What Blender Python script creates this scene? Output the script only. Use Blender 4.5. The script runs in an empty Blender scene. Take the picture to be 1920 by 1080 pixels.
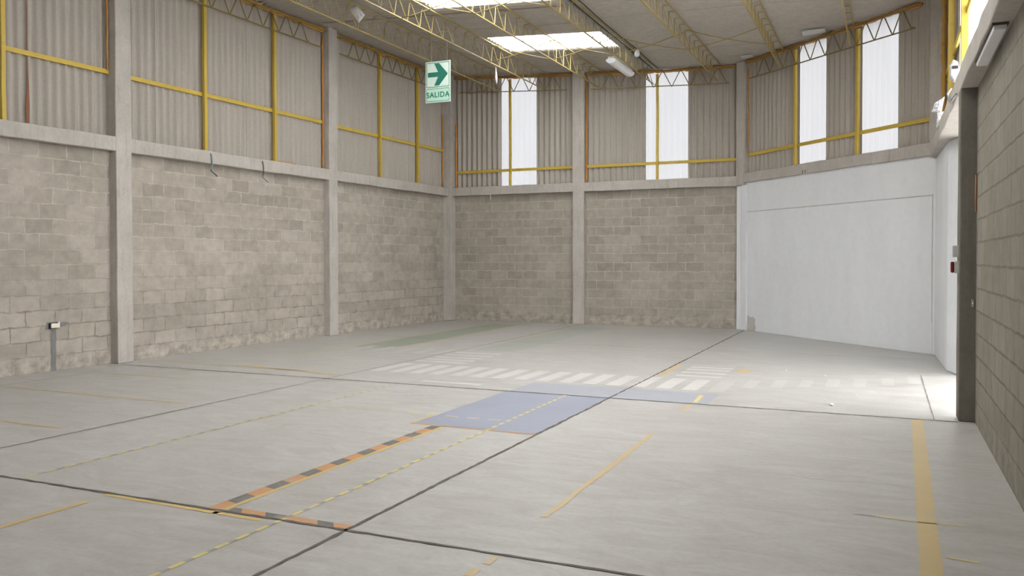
import bpy, bmesh, math, random
from mathutils import Vector, Matrix, noise

scene = bpy.context.scene
COL = scene.collection
random.seed(7)

# ------------------------------------------------------------------ camera
cam_d = bpy.data.cameras.new('camera')
cam = bpy.data.objects.new('camera', cam_d)
COL.objects.link(cam)
cam_d.sensor_fit = 'HORIZONTAL'
cam_d.sensor_width = 36.0
cam_d.lens = 1569.79 / 1920.0 * 36.0
cam_d.shift_y = -25.17 / 1920.0
cam_d.clip_end = 300
YAW, PITCH, ROLL = math.radians(24.0589), math.radians(-1.0170), math.radians(-0.0711)
fwd = Vector((-math.sin(YAW) * math.cos(PITCH), math.cos(YAW) * math.cos(PITCH), math.sin(PITCH)))
rgt = Vector((math.cos(YAW), math.sin(YAW), 0))
upv = rgt.cross(fwd)
r2 = rgt * math.cos(ROLL) + upv * math.sin(ROLL)
u2 = -rgt * math.sin(ROLL) + upv * math.cos(ROLL)
cam.matrix_world = Matrix(((r2.x, u2.x, -fwd.x, 0), (r2.y, u2.y, -fwd.y, 0),
                           (r2.z, u2.z, -fwd.z, 1.6), (0, 0, 0, 1)))
scene.camera = cam

# ------------------------------------------------------------------ sky, exposure
SKY = 8.0
world = bpy.data.worlds.new('overcast_sky')
scene.world = world
world.use_nodes = True
nt = world.node_tree
nt.nodes.clear()
out = nt.nodes.new('ShaderNodeOutputWorld')
bg = nt.nodes.new('ShaderNodeBackground')
tc = nt.nodes.new('ShaderNodeTexCoord')
sp = nt.nodes.new('ShaderNodeSeparateXYZ')
cr = nt.nodes.new('ShaderNodeValToRGB')
mr = nt.nodes.new('ShaderNodeMapRange')
mr.inputs['From Min'].default_value = -1
mr.inputs['From Max'].default_value = 1
cr.color_ramp.elements[0].position = 0.48
cr.color_ramp.elements[0].color = (0.30, 0.30, 0.30, 1)
cr.color_ramp.elements[1].position = 0.53
cr.color_ramp.elements[1].color = (0.92, 0.93, 0.95, 1)
e = cr.color_ramp.elements.new(0.95)
e.color = (1.15, 1.16, 1.17, 1)
nt.links.new(tc.outputs['Generated'], sp.inputs[0])
nt.links.new(sp.outputs['Z'], mr.inputs['Value'])
nt.links.new(mr.outputs[0], cr.inputs[0])
nt.links.new(cr.outputs[0], bg.inputs['Color'])
bg.inputs['Strength'].default_value = SKY
nt.links.new(bg.outputs[0], out.inputs['Surface'])
scene.view_settings.view_transform = 'Standard'
scene.view_settings.look = 'None'
scene.view_settings.gamma = 1.0
scene.view_settings.use_curve_mapping = False
scene.view_settings.exposure = 0.60
scene.cycles.max_bounces = 10
scene.cycles.diffuse_bounces = 7
scene.cycles.transmission_bounces = 6
scene.cycles.sample_clamp_indirect = 12.0

# ------------------------------------------------------------------ materials
def new_mat(name):
    m = bpy.data.materials.new(name)
    m.use_nodes = True
    t = m.node_tree
    b = t.nodes['Principled BSDF']
    return m, t, b

def N(t, kind, **kw):
    n = t.nodes.new(kind)
    for k, v in kw.items():
        setattr(n, k, v)
    return n

def setin(n, **kw):
    for k, v in kw.items():
        n.inputs[k.replace('_', ' ')].default_value = v

def noise_node(t, vec, scale, detail=6, rough=0.6, dist=0.0):
    n = N(t, 'ShaderNodeTexNoise')
    setin(n, Scale=scale, Detail=detail, Roughness=rough, Distortion=dist)
    if vec is not None:
        t.links.new(vec, n.inputs['Vector'])
    return n

def ramp(t, fac, stops):
    n = N(t, 'ShaderNodeValToRGB')
    el = n.color_ramp.elements
    while len(el) < len(stops):
        el.new(0.5)
    for e_, (p, c) in zip(el, stops):
        e_.position = p
        e_.color = (*c, 1) if len(c) == 3 else c
    t.links.new(fac, n.inputs[0])
    return n

def mixc(t, fac, a, b, mode='MIX'):
    n = N(t, 'ShaderNodeMix', data_type='RGBA', blend_type=mode)
    for sock, v in ((n.inputs[0], fac), (n.inputs[6], a), (n.inputs[7], b)):
        if hasattr(v, 'links'):
            t.links.new(v, sock)
        elif isinstance(v, (int, float)):
            sock.default_value = v
        else:
            sock.default_value = (*v, 1)
    return n.outputs[2]

def math_n(t, op, a, b=None, clamp=False):
    n = N(t, 'ShaderNodeMath', operation=op, use_clamp=clamp)
    for i, v in enumerate((a, b)):
        if v is None:
            continue
        if hasattr(v, 'links'):
            t.links.new(v, n.inputs[i])
        else:
            n.inputs[i].default_value = v
    return n.outputs[0]

def bump(t, b, height, strength=0.3, dist=0.01):
    n = N(t, 'ShaderNodeBump')
    setin(n, Strength=strength, Distance=dist)
    t.links.new(height, n.inputs['Height'])
    t.links.new(n.outputs[0], b.inputs['Normal'])

def pos(t):
    return N(t, 'ShaderNodeNewGeometry').outputs['Position']

def mat_concrete(name, c1, c2, scale=2.2, rough=0.85, bstr=0.35, spots=0.25):
    m, t, b = new_mat(name)
    p = pos(t)
    n1 = noise_node(t, p, scale, 8, 0.65)
    n2 = noise_node(t, p, scale * 9, 5, 0.7)
    n3 = noise_node(t, p, 38, 4, 0.6)
    c = ramp(t, n1.outputs[0], [(0.3, c1), (0.7, c2)]).outputs[0]
    c = mixc(t, 0.16, c, ramp(t, n2.outputs[0], [(0.35, [x * .7 for x in c1]), (0.65, [min(1, x * 1.12) for x in c2])]).outputs[0])
    mp = N(t, 'ShaderNodeMapping')
    mp.inputs['Scale'].default_value = (5, 5, 0.5)
    t.links.new(p, mp.inputs['Vector'])
    n4 = noise_node(t, mp.outputs[0], 2.5, 6, 0.7)
    st_ = ramp(t, n4.outputs[0], [(0.52, (0, 0, 0)), (0.70, (1, 1, 1))]).outputs[0]
    c = mixc(t, math_n(t, 'MULTIPLY', st_, 0.38), c, [x * .6 for x in c1])
    pit = ramp(t, n3.outputs[0], [(0.27, (1, 1, 1)), (0.36, (0, 0, 0))]).outputs[0]
    c = mixc(t, math_n(t, 'MULTIPLY', pit, spots), c, [x * .35 for x in c1])
    t.links.new(c, b.inputs['Base Color'])
    setin(b, Roughness=rough)
    b.inputs['Specular IOR Level'].default_value = 0.25
    h = math_n(t, 'ADD', n2.outputs[0], math_n(t, 'MULTIPLY', n3.outputs[0], 0.2))
    bump(t, b, h, bstr * .5, 0.008)
    return m

def mat_paint(name, col, rough=0.45, wear=(0.3, 0.18, 0.06), amount=0.35, metal=0.0, scale=7.0):
    m, t, b = new_mat(name)
    p = pos(t)
    n1 = noise_node(t, p, scale, 6, 0.7)
    n2 = noise_node(t, p, 1.3, 3, 0.5)
    c = mixc(t, n2.outputs[0], [x * .82 for x in col], [min(1, x * 1.12) for x in col])
    w = ramp(t, n1.outputs[0], [(0.58, (0, 0, 0)), (0.72, (1, 1, 1))]).outputs[0]
    c = mixc(t, math_n(t, 'MULTIPLY', w, amount), c, wear)
    t.links.new(c, b.inputs['Base Color'])
    setin(b, Roughness=rough, Metallic=metal)
    return m

def mat_plain(name, col, rough=0.5, metal=0.0, spec=0.4):
    m, t, b = new_mat(name)
    p = pos(t)
    n1 = noise_node(t, p, 14, 4, 0.6)
    c = mixc(t, n1.outputs[0], [x * .88 for x in col], [min(1, x * 1.08) for x in col])
    t.links.new(c, b.inputs['Base Color'])
    setin(b, Roughness=rough, Metallic=metal)
    b.inputs['Specular IOR Level'].default_value = spec
    return m

def mat_blocks(name, ca, cb, mort_lo, mort_hi, seed=0.0, bw=0.44, rh=0.2195, wobble=0.062, smear_lo=0.2):
    """hollow concrete block masonry, UV in metres (along the wall, height)"""
    m, t, b = new_mat(name)
    uv = N(t, 'ShaderNodeUVMap').outputs[0]
    mp = N(t, 'ShaderNodeMapping')
    mp.inputs['Location'].default_value = (seed, 0, 0)
    t.links.new(uv, mp.inputs['Vector'])
    v0 = mp.outputs[0]
    wob = noise_node(t, v0, 5.5, 3, 0.55)
    sub = N(t, 'ShaderNodeVectorMath', operation='SUBTRACT')
    t.links.new(wob.outputs['Color'], sub.inputs[0])
    sub.inputs[1].default_value = (.5, .5, .5)
    sc = N(t, 'ShaderNodeVectorMath', operation='SCALE')
    t.links.new(sub.outputs[0], sc.inputs[0])
    sc.inputs['Scale'].default_value = wobble
    ad = N(t, 'ShaderNodeVectorMath', operation='ADD')
    t.links.new(v0, ad.inputs[0])
    t.links.new(sc.outputs[0], ad.inputs[1])
    v = ad.outputs[0]
    br = N(t, 'ShaderNodeTexBrick')
    br.offset = 0.5
    br.squash = 1.0
    setin(br, Scale=1.0, Mortar_Size=0.013, Mortar_Smooth=0.5, Bias=0.0, Brick_Width=bw, Row_Height=rh)
    br.inputs['Color1'].default_value = (0, 0, 0, 1)
    br.inputs['Color2'].default_value = (1, 1, 1, 1)
    br.inputs['Mortar'].default_value = (0.5, 0.5, 0.5, 1)
    t.links.new(v, br.inputs['Vector'])
    sep = N(t, 'ShaderNodeSeparateXYZ')
    t.links.new(v0, sep.inputs[0])
    z = sep.outputs['Y']
    nlow = noise_node(t, v0, 0.9, 4, 0.6)
    nmid = noise_node(t, v0, 6.0, 6, 0.65)
    nfine = noise_node(t, v0, 45, 5, 0.7)
    # block body
    body = ramp(t, br.outputs['Color'], [(0.0, ca), (1.0, cb)]).outputs[0]
    body = mixc(t, 0.30, body, ramp(t, nlow.outputs[0], [(0.35, [x * .78 for x in ca]), (0.65, [x * 1.15 for x in cb])]).outputs[0])
    body = mixc(t, 0.22, body, ramp(t, nmid.outputs[0], [(0.35, [x * .68 for x in ca]), (0.68, [x * 1.22 for x in cb])]).outputs[0])
    pits = ramp(t, nfine.outputs[0], [(0.30, (1, 1, 1)), (0.40, (0, 0, 0))]).outputs[0]
    body = mixc(t, math_n(t, 'MULTIPLY', pits, 0.35), body, [x * .4 for x in ca])
    # mortar: paler high up, darker and open lower down
    hz = N(t, 'ShaderNodeMapRange')
    setin(hz, From_Min=1.2, From_Max=2.3)
    t.links.new(math_n(t, 'ADD', z, math_n(t, 'MULTIPLY', nlow.outputs[0], 0.9)), hz.inputs['Value'])
    mort = mixc(t, hz.outputs[0], mort_lo, mort_hi)
    mort = mixc(t, 0.4, mort, ramp(t, nmid.outputs[0], [(0.35, [x * .7 for x in mort_lo]), (0.65, mort_hi)]).outputs[0])
    # smeared mortar hides some joints
    smear = ramp(t, noise_node(t, v0, 2.6, 5, 0.6).outputs[0], [(0.36, (smear_lo,) * 3), (0.54, (1, 1, 1))]).outputs[0]
    mfac = math_n(t, 'MULTIPLY', br.outputs['Fac'], smear)
    c = mixc(t, mfac, body, mort)
    # base course plastered with rough mortar
    base = N(t, 'ShaderNodeMapRange')
    setin(base, From_Min=0.30, From_Max=0.17)
    t.links.new(math_n(t, 'ADD', z, math_n(t, 'MULTIPLY', math_n(t, 'SUBTRACT', nmid.outputs[0], 0.5), 0.28)), base.inputs['Value'])
    pl = ramp(t, nmid.outputs[0], [(0.3, [x * .72 for x in ca]), (0.7, [x * 1.25 for x in cb])]).outputs[0]
    c = mixc(t, math_n(t, 'MULTIPLY', base.outputs[0], 0.75), c, pl)
    t.links.new(c, b.inputs['Base Color'])
    setin(b, Roughness=0.92)
    b.inputs['Specular IOR Level'].default_value = 0.15
    h = math_n(t, 'SUBTRACT', math_n(t, 'MULTIPLY', nfine.outputs[0], 0.35), math_n(t, 'MULTIPLY', mfac, 0.9))
    h = math_n(t, 'ADD', h, math_n(t, 'MULTIPLY', nmid.outputs[0], 0.5))
    bump(t, b, h, 0.55, 0.010)
    return m

def floor_nodes(t):
    """colour and roughness of the worn floor, by place"""
    p = pos(t)
    n_big = noise_node(t, p, 0.35, 5, 0.55)
    st = N(t, 'ShaderNodeMapping')
    st.inputs['Scale'].default_value = (0.7, 2.0, 1)
    st.inputs['Rotation'].default_value = (0, 0, 0.25)
    t.links.new(p, st.inputs['Vector'])
    n_str = noise_node(t, st.outputs[0], 2.3, 9, 0.72, 1.2)
    n_fine = noise_node(t, p, 22, 6, 0.7)
    n_spk = noise_node(t, p, 60, 2, 0.5)
    A = (0.40, 0.385, 0.36)
    B = (0.485, 0.475, 0.455)
    c = ramp(t, n_big.outputs[0], [(0.35, A), (0.65, B)]).outputs[0]
    c = mixc(t, 0.55, c, ramp(t, n_str.outputs[0], [(0.34, (0.30, 0.28, 0.255)), (0.5, (0.43, 0.42, 0.405)), (0.66, (0.56, 0.56, 0.55))]).outputs[0])
    c = mixc(t, 0.16, c, ramp(t, n_fine.outputs[0], [(0.3, (0.25, 0.24, 0.22)), (0.7, (0.62, 0.61, 0.59))]).outputs[0])
    spk = ramp(t, n_spk.outputs[0], [(0.24, (1, 1, 1)), (0.29, (0, 0, 0))]).outputs[0]
    c = mixc(t, math_n(t, 'MULTIPLY', spk, 0.6), c, (0.10, 0.09, 0.08))
    r = N(t, 'ShaderNodeMapRange')
    setin(r, To_Min=0.26, To_Max=0.50)
    t.links.new(n_str.outputs[0], r.inputs['Value'])
    return c, r.outputs[0], n_fine.outputs[0]

def mat_floor():
    m, t, b = new_mat('power_trowelled_concrete')
    c, r, h = floor_nodes(t)
    t.links.new(c, b.inputs['Base Color'])
    t.links.new(r, b.inputs['Roughness'])
    b.inputs['Specular IOR Level'].default_value = 0.4
    bump(t, b, h, 0.05, 0.004)
    return m

def mat_mark(name, col, keep=0.85, scale=6.0, lo=0.38, hi=0.62, rough=0.5):
    """floor paint worn through to the concrete in patches"""
    m, t, b = new_mat(name)
    p = pos(t)
    n1 = noise_node(t, p, scale, 7, 0.68)
    n2 = noise_node(t, p, 1.1, 3, 0.5)
    c = mixc(t, n2.outputs[0], [x * .88 for x in col], [min(1, x * 1.1) for x in col])
    fc_, fr_, fh_ = floor_nodes(t)
    t.links.new(fr_, b.inputs['Roughness'])
    b.inputs['Specular IOR Level'].default_value = 0.4
    a = N(t, 'ShaderNodeMapRange')
    setin(a, From_Min=lo - 0.12, From_Max=hi - 0.12, To_Min=keep * 0.35, To_Max=keep)
    t.links.new(n1.outputs[0], a.inputs['Value'])
    t.links.new(mixc(t, a.outputs[0], fc_, c), b.inputs['Base Color'])
    return m

def mat_clad(name, c1, c2):
    m, t, b = new_mat(name)
    p = pos(t)
    mp = N(t, 'ShaderNodeMapping')
    mp.inputs['Scale'].default_value = (3, 3, 0.35)
    t.links.new(p, mp.inputs['Vector'])
    n1 = noise_node(t, mp.outputs[0], 2.0, 6, 0.65)
    n2 = noise_node(t, p, 24, 5, 0.7)
    c = ramp(t, n1.outputs[0], [(0.3, c1), (0.7, c2)]).outputs[0]
    c = mixc(t, 0.12, c, ramp(t, n2.outputs[0], [(0.35, [x * .6 for x in c1]), (0.6, [x * 1.1 for x in c2])]).outputs[0])
    t.links.new(c, b.inputs['Base Color'])
    setin(b, Roughness=0.85)
    b.inputs['Specular IOR Level'].default_value = 0.2
    bump(t, b, n2.outputs[0], 0.08, 0.005)
    return m

def mat_translucent(name, col, clear=0.0):
    m, t, b = new_mat(name)
    t.nodes.remove(b)
    o = t.nodes['Material Output']
    p = pos(t)
    mp = N(t, 'ShaderNodeMapping')
    mp.inputs['Scale'].default_value = (1, 1, 0.2)
    t.links.new(p, mp.inputs['Vector'])
    n1 = noise_node(t, mp.outputs[0], 3, 4, 0.6)
    c = mixc(t, n1.outputs[0], [x * .92 for x in col], [min(1, x * 1.05) for x in col])
    tr = N(t, 'ShaderNodeBsdfTranslucent')
    t.links.new(c, tr.inputs['Color'])
    df = N(t, 'ShaderNodeBsdfDiffuse')
    df.inputs['Color'].default_value = (0.8, 0.82, 0.82, 1)
    mx = N(t, 'ShaderNodeMixShader')
    mx.inputs[0].default_value = 0.88
    t.links.new(df.outputs[0], mx.inputs[1])
    t.links.new(tr.outputs[0], mx.inputs[2])
    t.links.new(mx.outputs[0], o.inputs['Surface'])
    return m

M = {}
M['block'] = mat_blocks('grey_concrete_block', (0.315, 0.281, 0.240), (0.455, 0.410, 0.357), (0.23, 0.20, 0.165), (0.53, 0.49, 0.435))
M['block_far'] = mat_blocks('weathered_concrete_block', (0.295, 0.262, 0.223), (0.42, 0.378, 0.328), (0.47, 0.43, 0.375), (0.50, 0.455, 0.40), 0.13)
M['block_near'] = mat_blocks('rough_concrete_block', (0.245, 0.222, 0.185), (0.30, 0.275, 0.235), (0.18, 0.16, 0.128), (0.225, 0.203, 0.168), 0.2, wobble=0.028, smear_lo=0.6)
M['concrete'] = mat_concrete('cast_concrete', (0.40, 0.37, 0.335), (0.53, 0.495, 0.455))
M['concrete_shaded'] = mat_concrete('shaded_cast_concrete', (0.15, 0.138, 0.112), (0.21, 0.193, 0.165))  # cast concrete darkened in its colour for the column's shaded face
def mat_whitewash():
    m, t, b = new_mat('whitewashed_plaster')
    p = pos(t)
    mp = N(t, 'ShaderNodeMapping')
    mp.inputs['Scale'].default_value = (1.6, 1.6, 0.45)
    t.links.new(p, mp.inputs['Vector'])
    n1 = noise_node(t, mp.outputs[0], 1.1, 6, 0.6)
    n2 = noise_node(t, p, 9, 5, 0.6)
    c = ramp(t, n1.outputs[0], [(0.3, (0.70, 0.715, 0.75)), (0.7, (0.765, 0.785, 0.82))]).outputs[0]
    c = mixc(t, 0.12, c, ramp(t, n2.outputs[0], [(0.3, (0.55, 0.55, 0.55)), (0.7, (0.82, 0.82, 0.83))]).outputs[0])
    t.links.new(c, b.inputs['Base Color'])
    setin(b, Roughness=0.8)
    b.inputs['Specular IOR Level'].default_value = 0.2
    bump(t, b, n2.outputs[0], 0.12, 0.01)
    return m
M['white_wall'] = mat_whitewash()
M['floor'] = mat_floor()
M['clad'] = mat_clad('fibre_cement_sheet', (0.40, 0.365, 0.32), (0.445, 0.41, 0.365))
M['roof'] = mat_clad('fibre_cement_roof_sheet', (0.385, 0.35, 0.305), (0.455, 0.42, 0.37))
M['panel'] = mat_translucent('translucent_sheet', (0.112, 0.112, 0.115))
M['panel_right'] = mat_translucent('bright_translucent_sheet', (0.84, 0.84, 0.84))
M['skylight'] = mat_translucent('clear_fibreglass_sheet', (0.92, 0.92, 0.90))
M['yellow'] = mat_paint('yellow_enamel', (0.56, 0.40, 0.055), 0.45, (0.30, 0.17, 0.05), 0.45)
M['truss'] = mat_paint('dull_yellow_enamel', (0.345, 0.26, 0.085), 0.55, (0.18, 0.12, 0.055), 0.5)
M['shaded'] = mat_paint('shaded_truss_enamel', (0.25, 0.185, 0.065), 0.6, (0.14, 0.09, 0.04), 0.6)  # truss enamel with the shade under the roof put into its colour
M['foam'] = mat_paint('orange_sealing_foam', (0.52, 0.25, 0.065), 0.8, (0.12, 0.05, 0.02), 0.7, 0, 9)
M['foam_yellow'] = mat_paint('ochre_sealing_foam', (0.50, 0.28, 0.06), 0.8, (0.28, 0.09, 0.03), 0.8, 0, 7)
M['white_plastic'] = mat_plain('white_plastic', (0.80, 0.81, 0.82), 0.4)
M['lamp_white'] = mat_plain('grey_white_enamel', (0.46, 0.47, 0.48), 0.5)  # white enamel toned down against overexposure beside the bright strips
M['cream_plastic'] = mat_plain('cream_plastic', (0.78, 0.72, 0.60), 0.4)
M['black'] = mat_plain('black_rubber', (0.035, 0.033, 0.03), 0.7)
M['seal'] = mat_concrete('bitumen_joint_filler', (0.085, 0.075, 0.066), (0.20, 0.18, 0.16), 5, 0.9, 0.4, 0.1)
M['saw'] = mat_concrete('dusty_saw_cut', (0.13, 0.12, 0.11), (0.24, 0.225, 0.21), 6, 0.9, 0.3, 0.1)
M['grey_metal'] = mat_plain('grey_metal', (0.34, 0.36, 0.37), 0.45, 0.6)
M['chrome'] = mat_plain('brushed_chrome', (0.65, 0.66, 0.68), 0.25, 1.0)
M['copper'] = mat_plain('copper_conduit', (0.42, 0.22, 0.12), 0.5, 0.3)
M['red'] = mat_plain('red_lens', (0.18, 0.012, 0.015), 0.25)
M['grey_box'] = mat_plain('grey_plastic', (0.56, 0.56, 0.54), 0.5)
M['patch'] = mat_concrete('dark_mortar_patch', (0.165, 0.165, 0.165), (0.26, 0.255, 0.25), 5, 0.95, 0.5, 0.2)
M['bare_and_shade'] = mat_concrete('bare_render_and_shade', (0.46, 0.44, 0.41), (0.58, 0.565, 0.54), 7, 0.9, 0.3, 0.2)  # bare render, also the grey of the painted ledge shadow
M['wire'] = mat_plain('rusty_wire', (0.09, 0.08, 0.075), 0.7, 0.5)
M['blue_wire'] = mat_plain('blue_grey_wire', (0.25, 0.33, 0.38), 0.6)
M['thin_wire'] = mat_plain('galvanised_wire', (0.5, 0.49, 0.46), 0.4, 0.8)
M['sign_pale'] = mat_plain('pale_mint_panel', (0.56, 0.68, 0.60), 0.35)
M['sign_mint'] = mat_plain('mint_panel', (0.42, 0.66, 0.53), 0.35)
M['sign_green'] = mat_plain('sign_green', (0.022, 0.16, 0.115), 0.4)
M['rust'] = mat_paint('rust_run', (0.26, 0.11, 0.06), 0.9, (0.15, 0.07, 0.04), 0.6)
M['dark_wood'] = mat_plain('dark_wood', (0.09, 0.06, 0.045), 0.7)
M['mk_white'] = mat_mark('worn_white_paint', (0.62, 0.61, 0.585), 0.82)
M['mk_white_faint'] = mat_mark('faded_white_paint', (0.62, 0.61, 0.59), 0.30)
M['mk_yellow'] = mat_mark('worn_yellow_paint', (0.62, 0.43, 0.13), 0.85)
M['mk_yellow_faint'] = mat_mark('faded_yellow_paint', (0.60, 0.42, 0.15), 0.7, 5, 0.42, 0.6)
M['mk_yellow_lane'] = mat_mark('worn_lane_yellow', (0.62, 0.44, 0.14), 0.72, 3.0, 0.36, 0.6)
M['mk_lime'] = mat_mark('pale_yellow_tape', (0.66, 0.56, 0.20), 0.95)
M['mk_orange'] = mat_mark('orange_paint', (0.56, 0.27, 0.10), 0.92)
M['mk_black'] = mat_mark('charcoal_paint', (0.12, 0.12, 0.115), 0.92)
M['mk_grey'] = mat_mark('worn_charcoal_tape', (0.24, 0.23, 0.20), 0.55)
M['mk_blue'] = mat_mark('worn_blue_paint', (0.27, 0.30, 0.40), 0.82, 3.0, 0.3, 0.5)
M['mk_blue_faint'] = mat_mark('faded_blue_paint', (0.31, 0.34, 0.43), 0.62, 3.0, 0.3, 0.55)
M['mk_green'] = mat_mark('worn_green_paint', (0.25, 0.31, 0.235), 0.75, 2.5, 0.3, 0.55)
M['mk_green_faint'] = mat_mark('faded_green_paint', (0.32, 0.37, 0.32), 0.5, 2.5, 0.3, 0.6)
M['mk_crack'] = mat_mark('hairline_crack', (0.16, 0.15, 0.14), 0.7)

def mat_bag(name, ca, cb):
    m, t, b = new_mat(name)
    p = pos(t)
    n1 = noise_node(t, p, 12, 5, 0.6)
    t.links.new(mixc(t, n1.outputs[0], ca, cb), b.inputs['Base Color'])
    setin(b, Roughness=0.35)
    b.inputs['Transmission Weight'].default_value = 0.15
    bump(t, b, n1.outputs[0], 0.6, 0.02)
    return m
M['bag'] = mat_bag('thin_white_polythene', (0.78, 0.79, 0.82), (0.92, 0.92, 0.94))
M['bag_dim'] = mat_bag('dim_polythene', (0.42, 0.43, 0.45), (0.66, 0.66, 0.69))  # darker copy of the white polythene, against overexposure on the beam

# ------------------------------------------------------------------ mesh helpers
class MB:
    def __init__(self):
        self.v, self.f, self.mi, self.uv = [], [], [], None

    def add(self, vs, fs, mi=0):
        o = len(self.v)
        self.v += [tuple(p) for p in vs]
        self.f += [tuple(o + i for i in q) for q in fs]
        self.mi += [mi] * len(fs)
        return self

    def hexa(self, c, mi=0):
        return self.add(c, [(0, 3, 2, 1), (4, 5, 6, 7), (0, 1, 5, 4), (1, 2, 6, 5), (2, 3, 7, 6), (3, 0, 4, 7)], mi)

    def box(self, x0, x1, y0, y1, z0, z1, mi=0):
        return self.hexa([(x0, y0, z0), (x1, y0, z0), (x1, y1, z0), (x0, y1, z0),
                          (x0, y0, z1), (x1, y0, z1), (x1, y1, z1), (x0, y1, z1)], mi)

    def fbox(self, F, s0, s1, n0, n1, z0, z1, mi=0):
        """box in a wall frame; z1 may be a function of the point"""
        c = []
        for z in (z0, z1):
            for s, n in ((s0, n0), (s1, n0), (s1, n1), (s0, n1)):
                p = F(s, n, 0)
                p.z = z(p) if callable(z) else z
                c.append(p)
        return self.hexa(c, mi)

    def prism(self, poly, z0, z1, mi=0):
        k = len(poly)
        vs = [(x, y, z0) for x, y in poly] + [(x, y, z1) for x, y in poly]
        fs = [tuple(range(k - 1, -1, -1)), tuple(range(k, 2 * k))]
        fs += [(i, (i + 1) % k, k + (i + 1) % k, k + i) for i in range(k)]
        return self.add(vs, fs, mi)

    def tube(self, pts, r, n=6, mi=0, closed=False):
        pts = [Vector(p) for p in pts]
        k = len(pts)
        vs, fs = [], []
        d0 = (pts[1] - pts[0]).normalized()
        a = d0.orthogonal().normalized()
        for i, p in enumerate(pts):
            if i == 0:
                d = pts[1] - pts[0]
            elif i == k - 1:
                d = pts[-1] - pts[-2]
            else:
                d = (pts[i] - pts[i - 1]).normalized() + (pts[i + 1] - pts[i]).normalized()
            d = d.normalized() if d.length > 1e-9 else d0
            a = (a - d * a.dot(d))
            a = a.normalized() if a.length > 1e-6 else d.orthogonal().normalized()
            bb = d.cross(a)
            rr = r[i] if isinstance(r, (list, tuple)) else r
            for j in range(n):
                w = 2 * math.pi * (j + .5) / n
                vs.append(p + a * (math.cos(w) * rr) + bb * (math.sin(w) * rr))
        for i in range(k - 1):
            for j in range(n):
                fs.append((i * n + j, i * n + (j + 1) % n, (i + 1) * n + (j + 1) % n, (i + 1) * n + j))
        fs.append(tuple(range(n - 1, -1, -1)))
        fs.append(tuple((k - 1) * n + j for j in range(n)))
        return self.add(vs, fs, mi)

    def bar(self, a, b, w, h, up=(0, 0, 1), mi=0):
        """rectangular bar from a to b"""
        a, b = Vector(a), Vector(b)
        d = (b - a).normalized()
        s = d.cross(Vector(up))
        s = s.normalized() if s.length > 1e-6 else d.orthogonal().normalized()
        u = s.cross(d)
        c = []
        for p in (a, b):
            for i, j in ((-1, -1), (1, -1), (1, 1), (-1, 1)):
                c.append(p + s * (i * w / 2) + u * (j * h / 2))
        return self.hexa(c, mi)

    def build(self, name, mats, parent=None, smooth=False, bevel=0.0):
        me = bpy.data.meshes.new(name)
        me.from_pydata([tuple(p) for p in self.v], [], self.f)
        if not isinstance(mats, (list, tuple)):
            mats = [mats]
        for m_ in mats:
            me.materials.append(m_)
        for p, i in zip(me.polygons, self.mi):
            p.material_index = i
            p.use_smooth = smooth
        bm = bmesh.new()
        bm.from_mesh(me)
        bmesh.ops.recalc_face_normals(bm, faces=bm.faces)
        bm.to_mesh(me)
        bm.free()
        me.update()
        o = bpy.data.objects.new(name, me)
        COL.objects.link(o)
        if parent is not None:
            o.parent = parent
            o.matrix_parent_inverse = parent.matrix_basis.inverted()
        if bevel:
            md = o.modifiers.new('edge', 'BEVEL')
            md.width = bevel
            md.segments = 2
            md.limit_method = 'ANGLE'
        return o

def tag(o, label, cat, group=None):
    o['label'] = label
    o['category'] = cat
    if group:
        o['group'] = group
    return o

def structure(o, label=None):
    o['kind'] = 'structure'
    if label:
        o['label'] = label
    return o

def thing(name, loc, label, cat, group=None):
    o = bpy.data.objects.new(name, None)
    o.empty_display_size = 0.1
    o.location = loc
    COL.objects.link(o)
    return tag(o, label, cat, group)

class Frame:
    """wall frame: s along the wall, n into the room, z up"""
    def __init__(self, ox, oy, dx, dy, nx, ny):
        d = Vector((dx, dy, 0)).normalized()
        n = Vector((nx, ny, 0))
        n = (n - d * n.dot(d)).normalized()
        self.o, self.d, self.n = Vector((ox, oy, 0)), d, n

    def __call__(self, s, n, z):
        return self.o + self.d * s + self.n * n + Vector((0, 0, z))

# left wall: s = y roughly; back wall: s = x; angled wall: s from its far end; right wall: s = y
FL = Frame(-11.216, 0.0, 0.028, 1.0, 1, 0)
FB = Frame(0.0, 19.70, 1, 0, 0, -1)
FC = Frame(-2.95, 19.50, 0.690, -0.724, -0.7, -0.69)
FR = Frame(0.807, 0.0, 0, 1, -1, 0)
RIDGE_X = -5.15

def zr(x):
    return 6.14 + 0.058 * (RIDGE_X - x) if x < RIDGE_X else 6.14 - 0.03 * (x - RIDGE_X)

def zroof(p):
    return zr(p.x) + 0.018

Y0 = -5.0          # front end of the hall, behind the camera
BEAM0, BEAM1 = 3.28, 3.50

# ------------------------------------------------------------------ floor
floor_o = structure(MB().box(-11.5, 1.05, Y0 - 0.2, 20.0, -0.15, 0).build('floor', M['floor']),
                    'worn grey concrete floor with painted marks')
ground = structure(MB().box(1.05, 9.0, 2.0, 22.0, -0.15, -0.002).build('trim_1', M['floor']), 'pale concrete yard outside the opening')

def rect_poly(x0, x1, y0, y1):
    return [(x0, y0), (x1, y0), (x1, y1), (x0, y1)]

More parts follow.
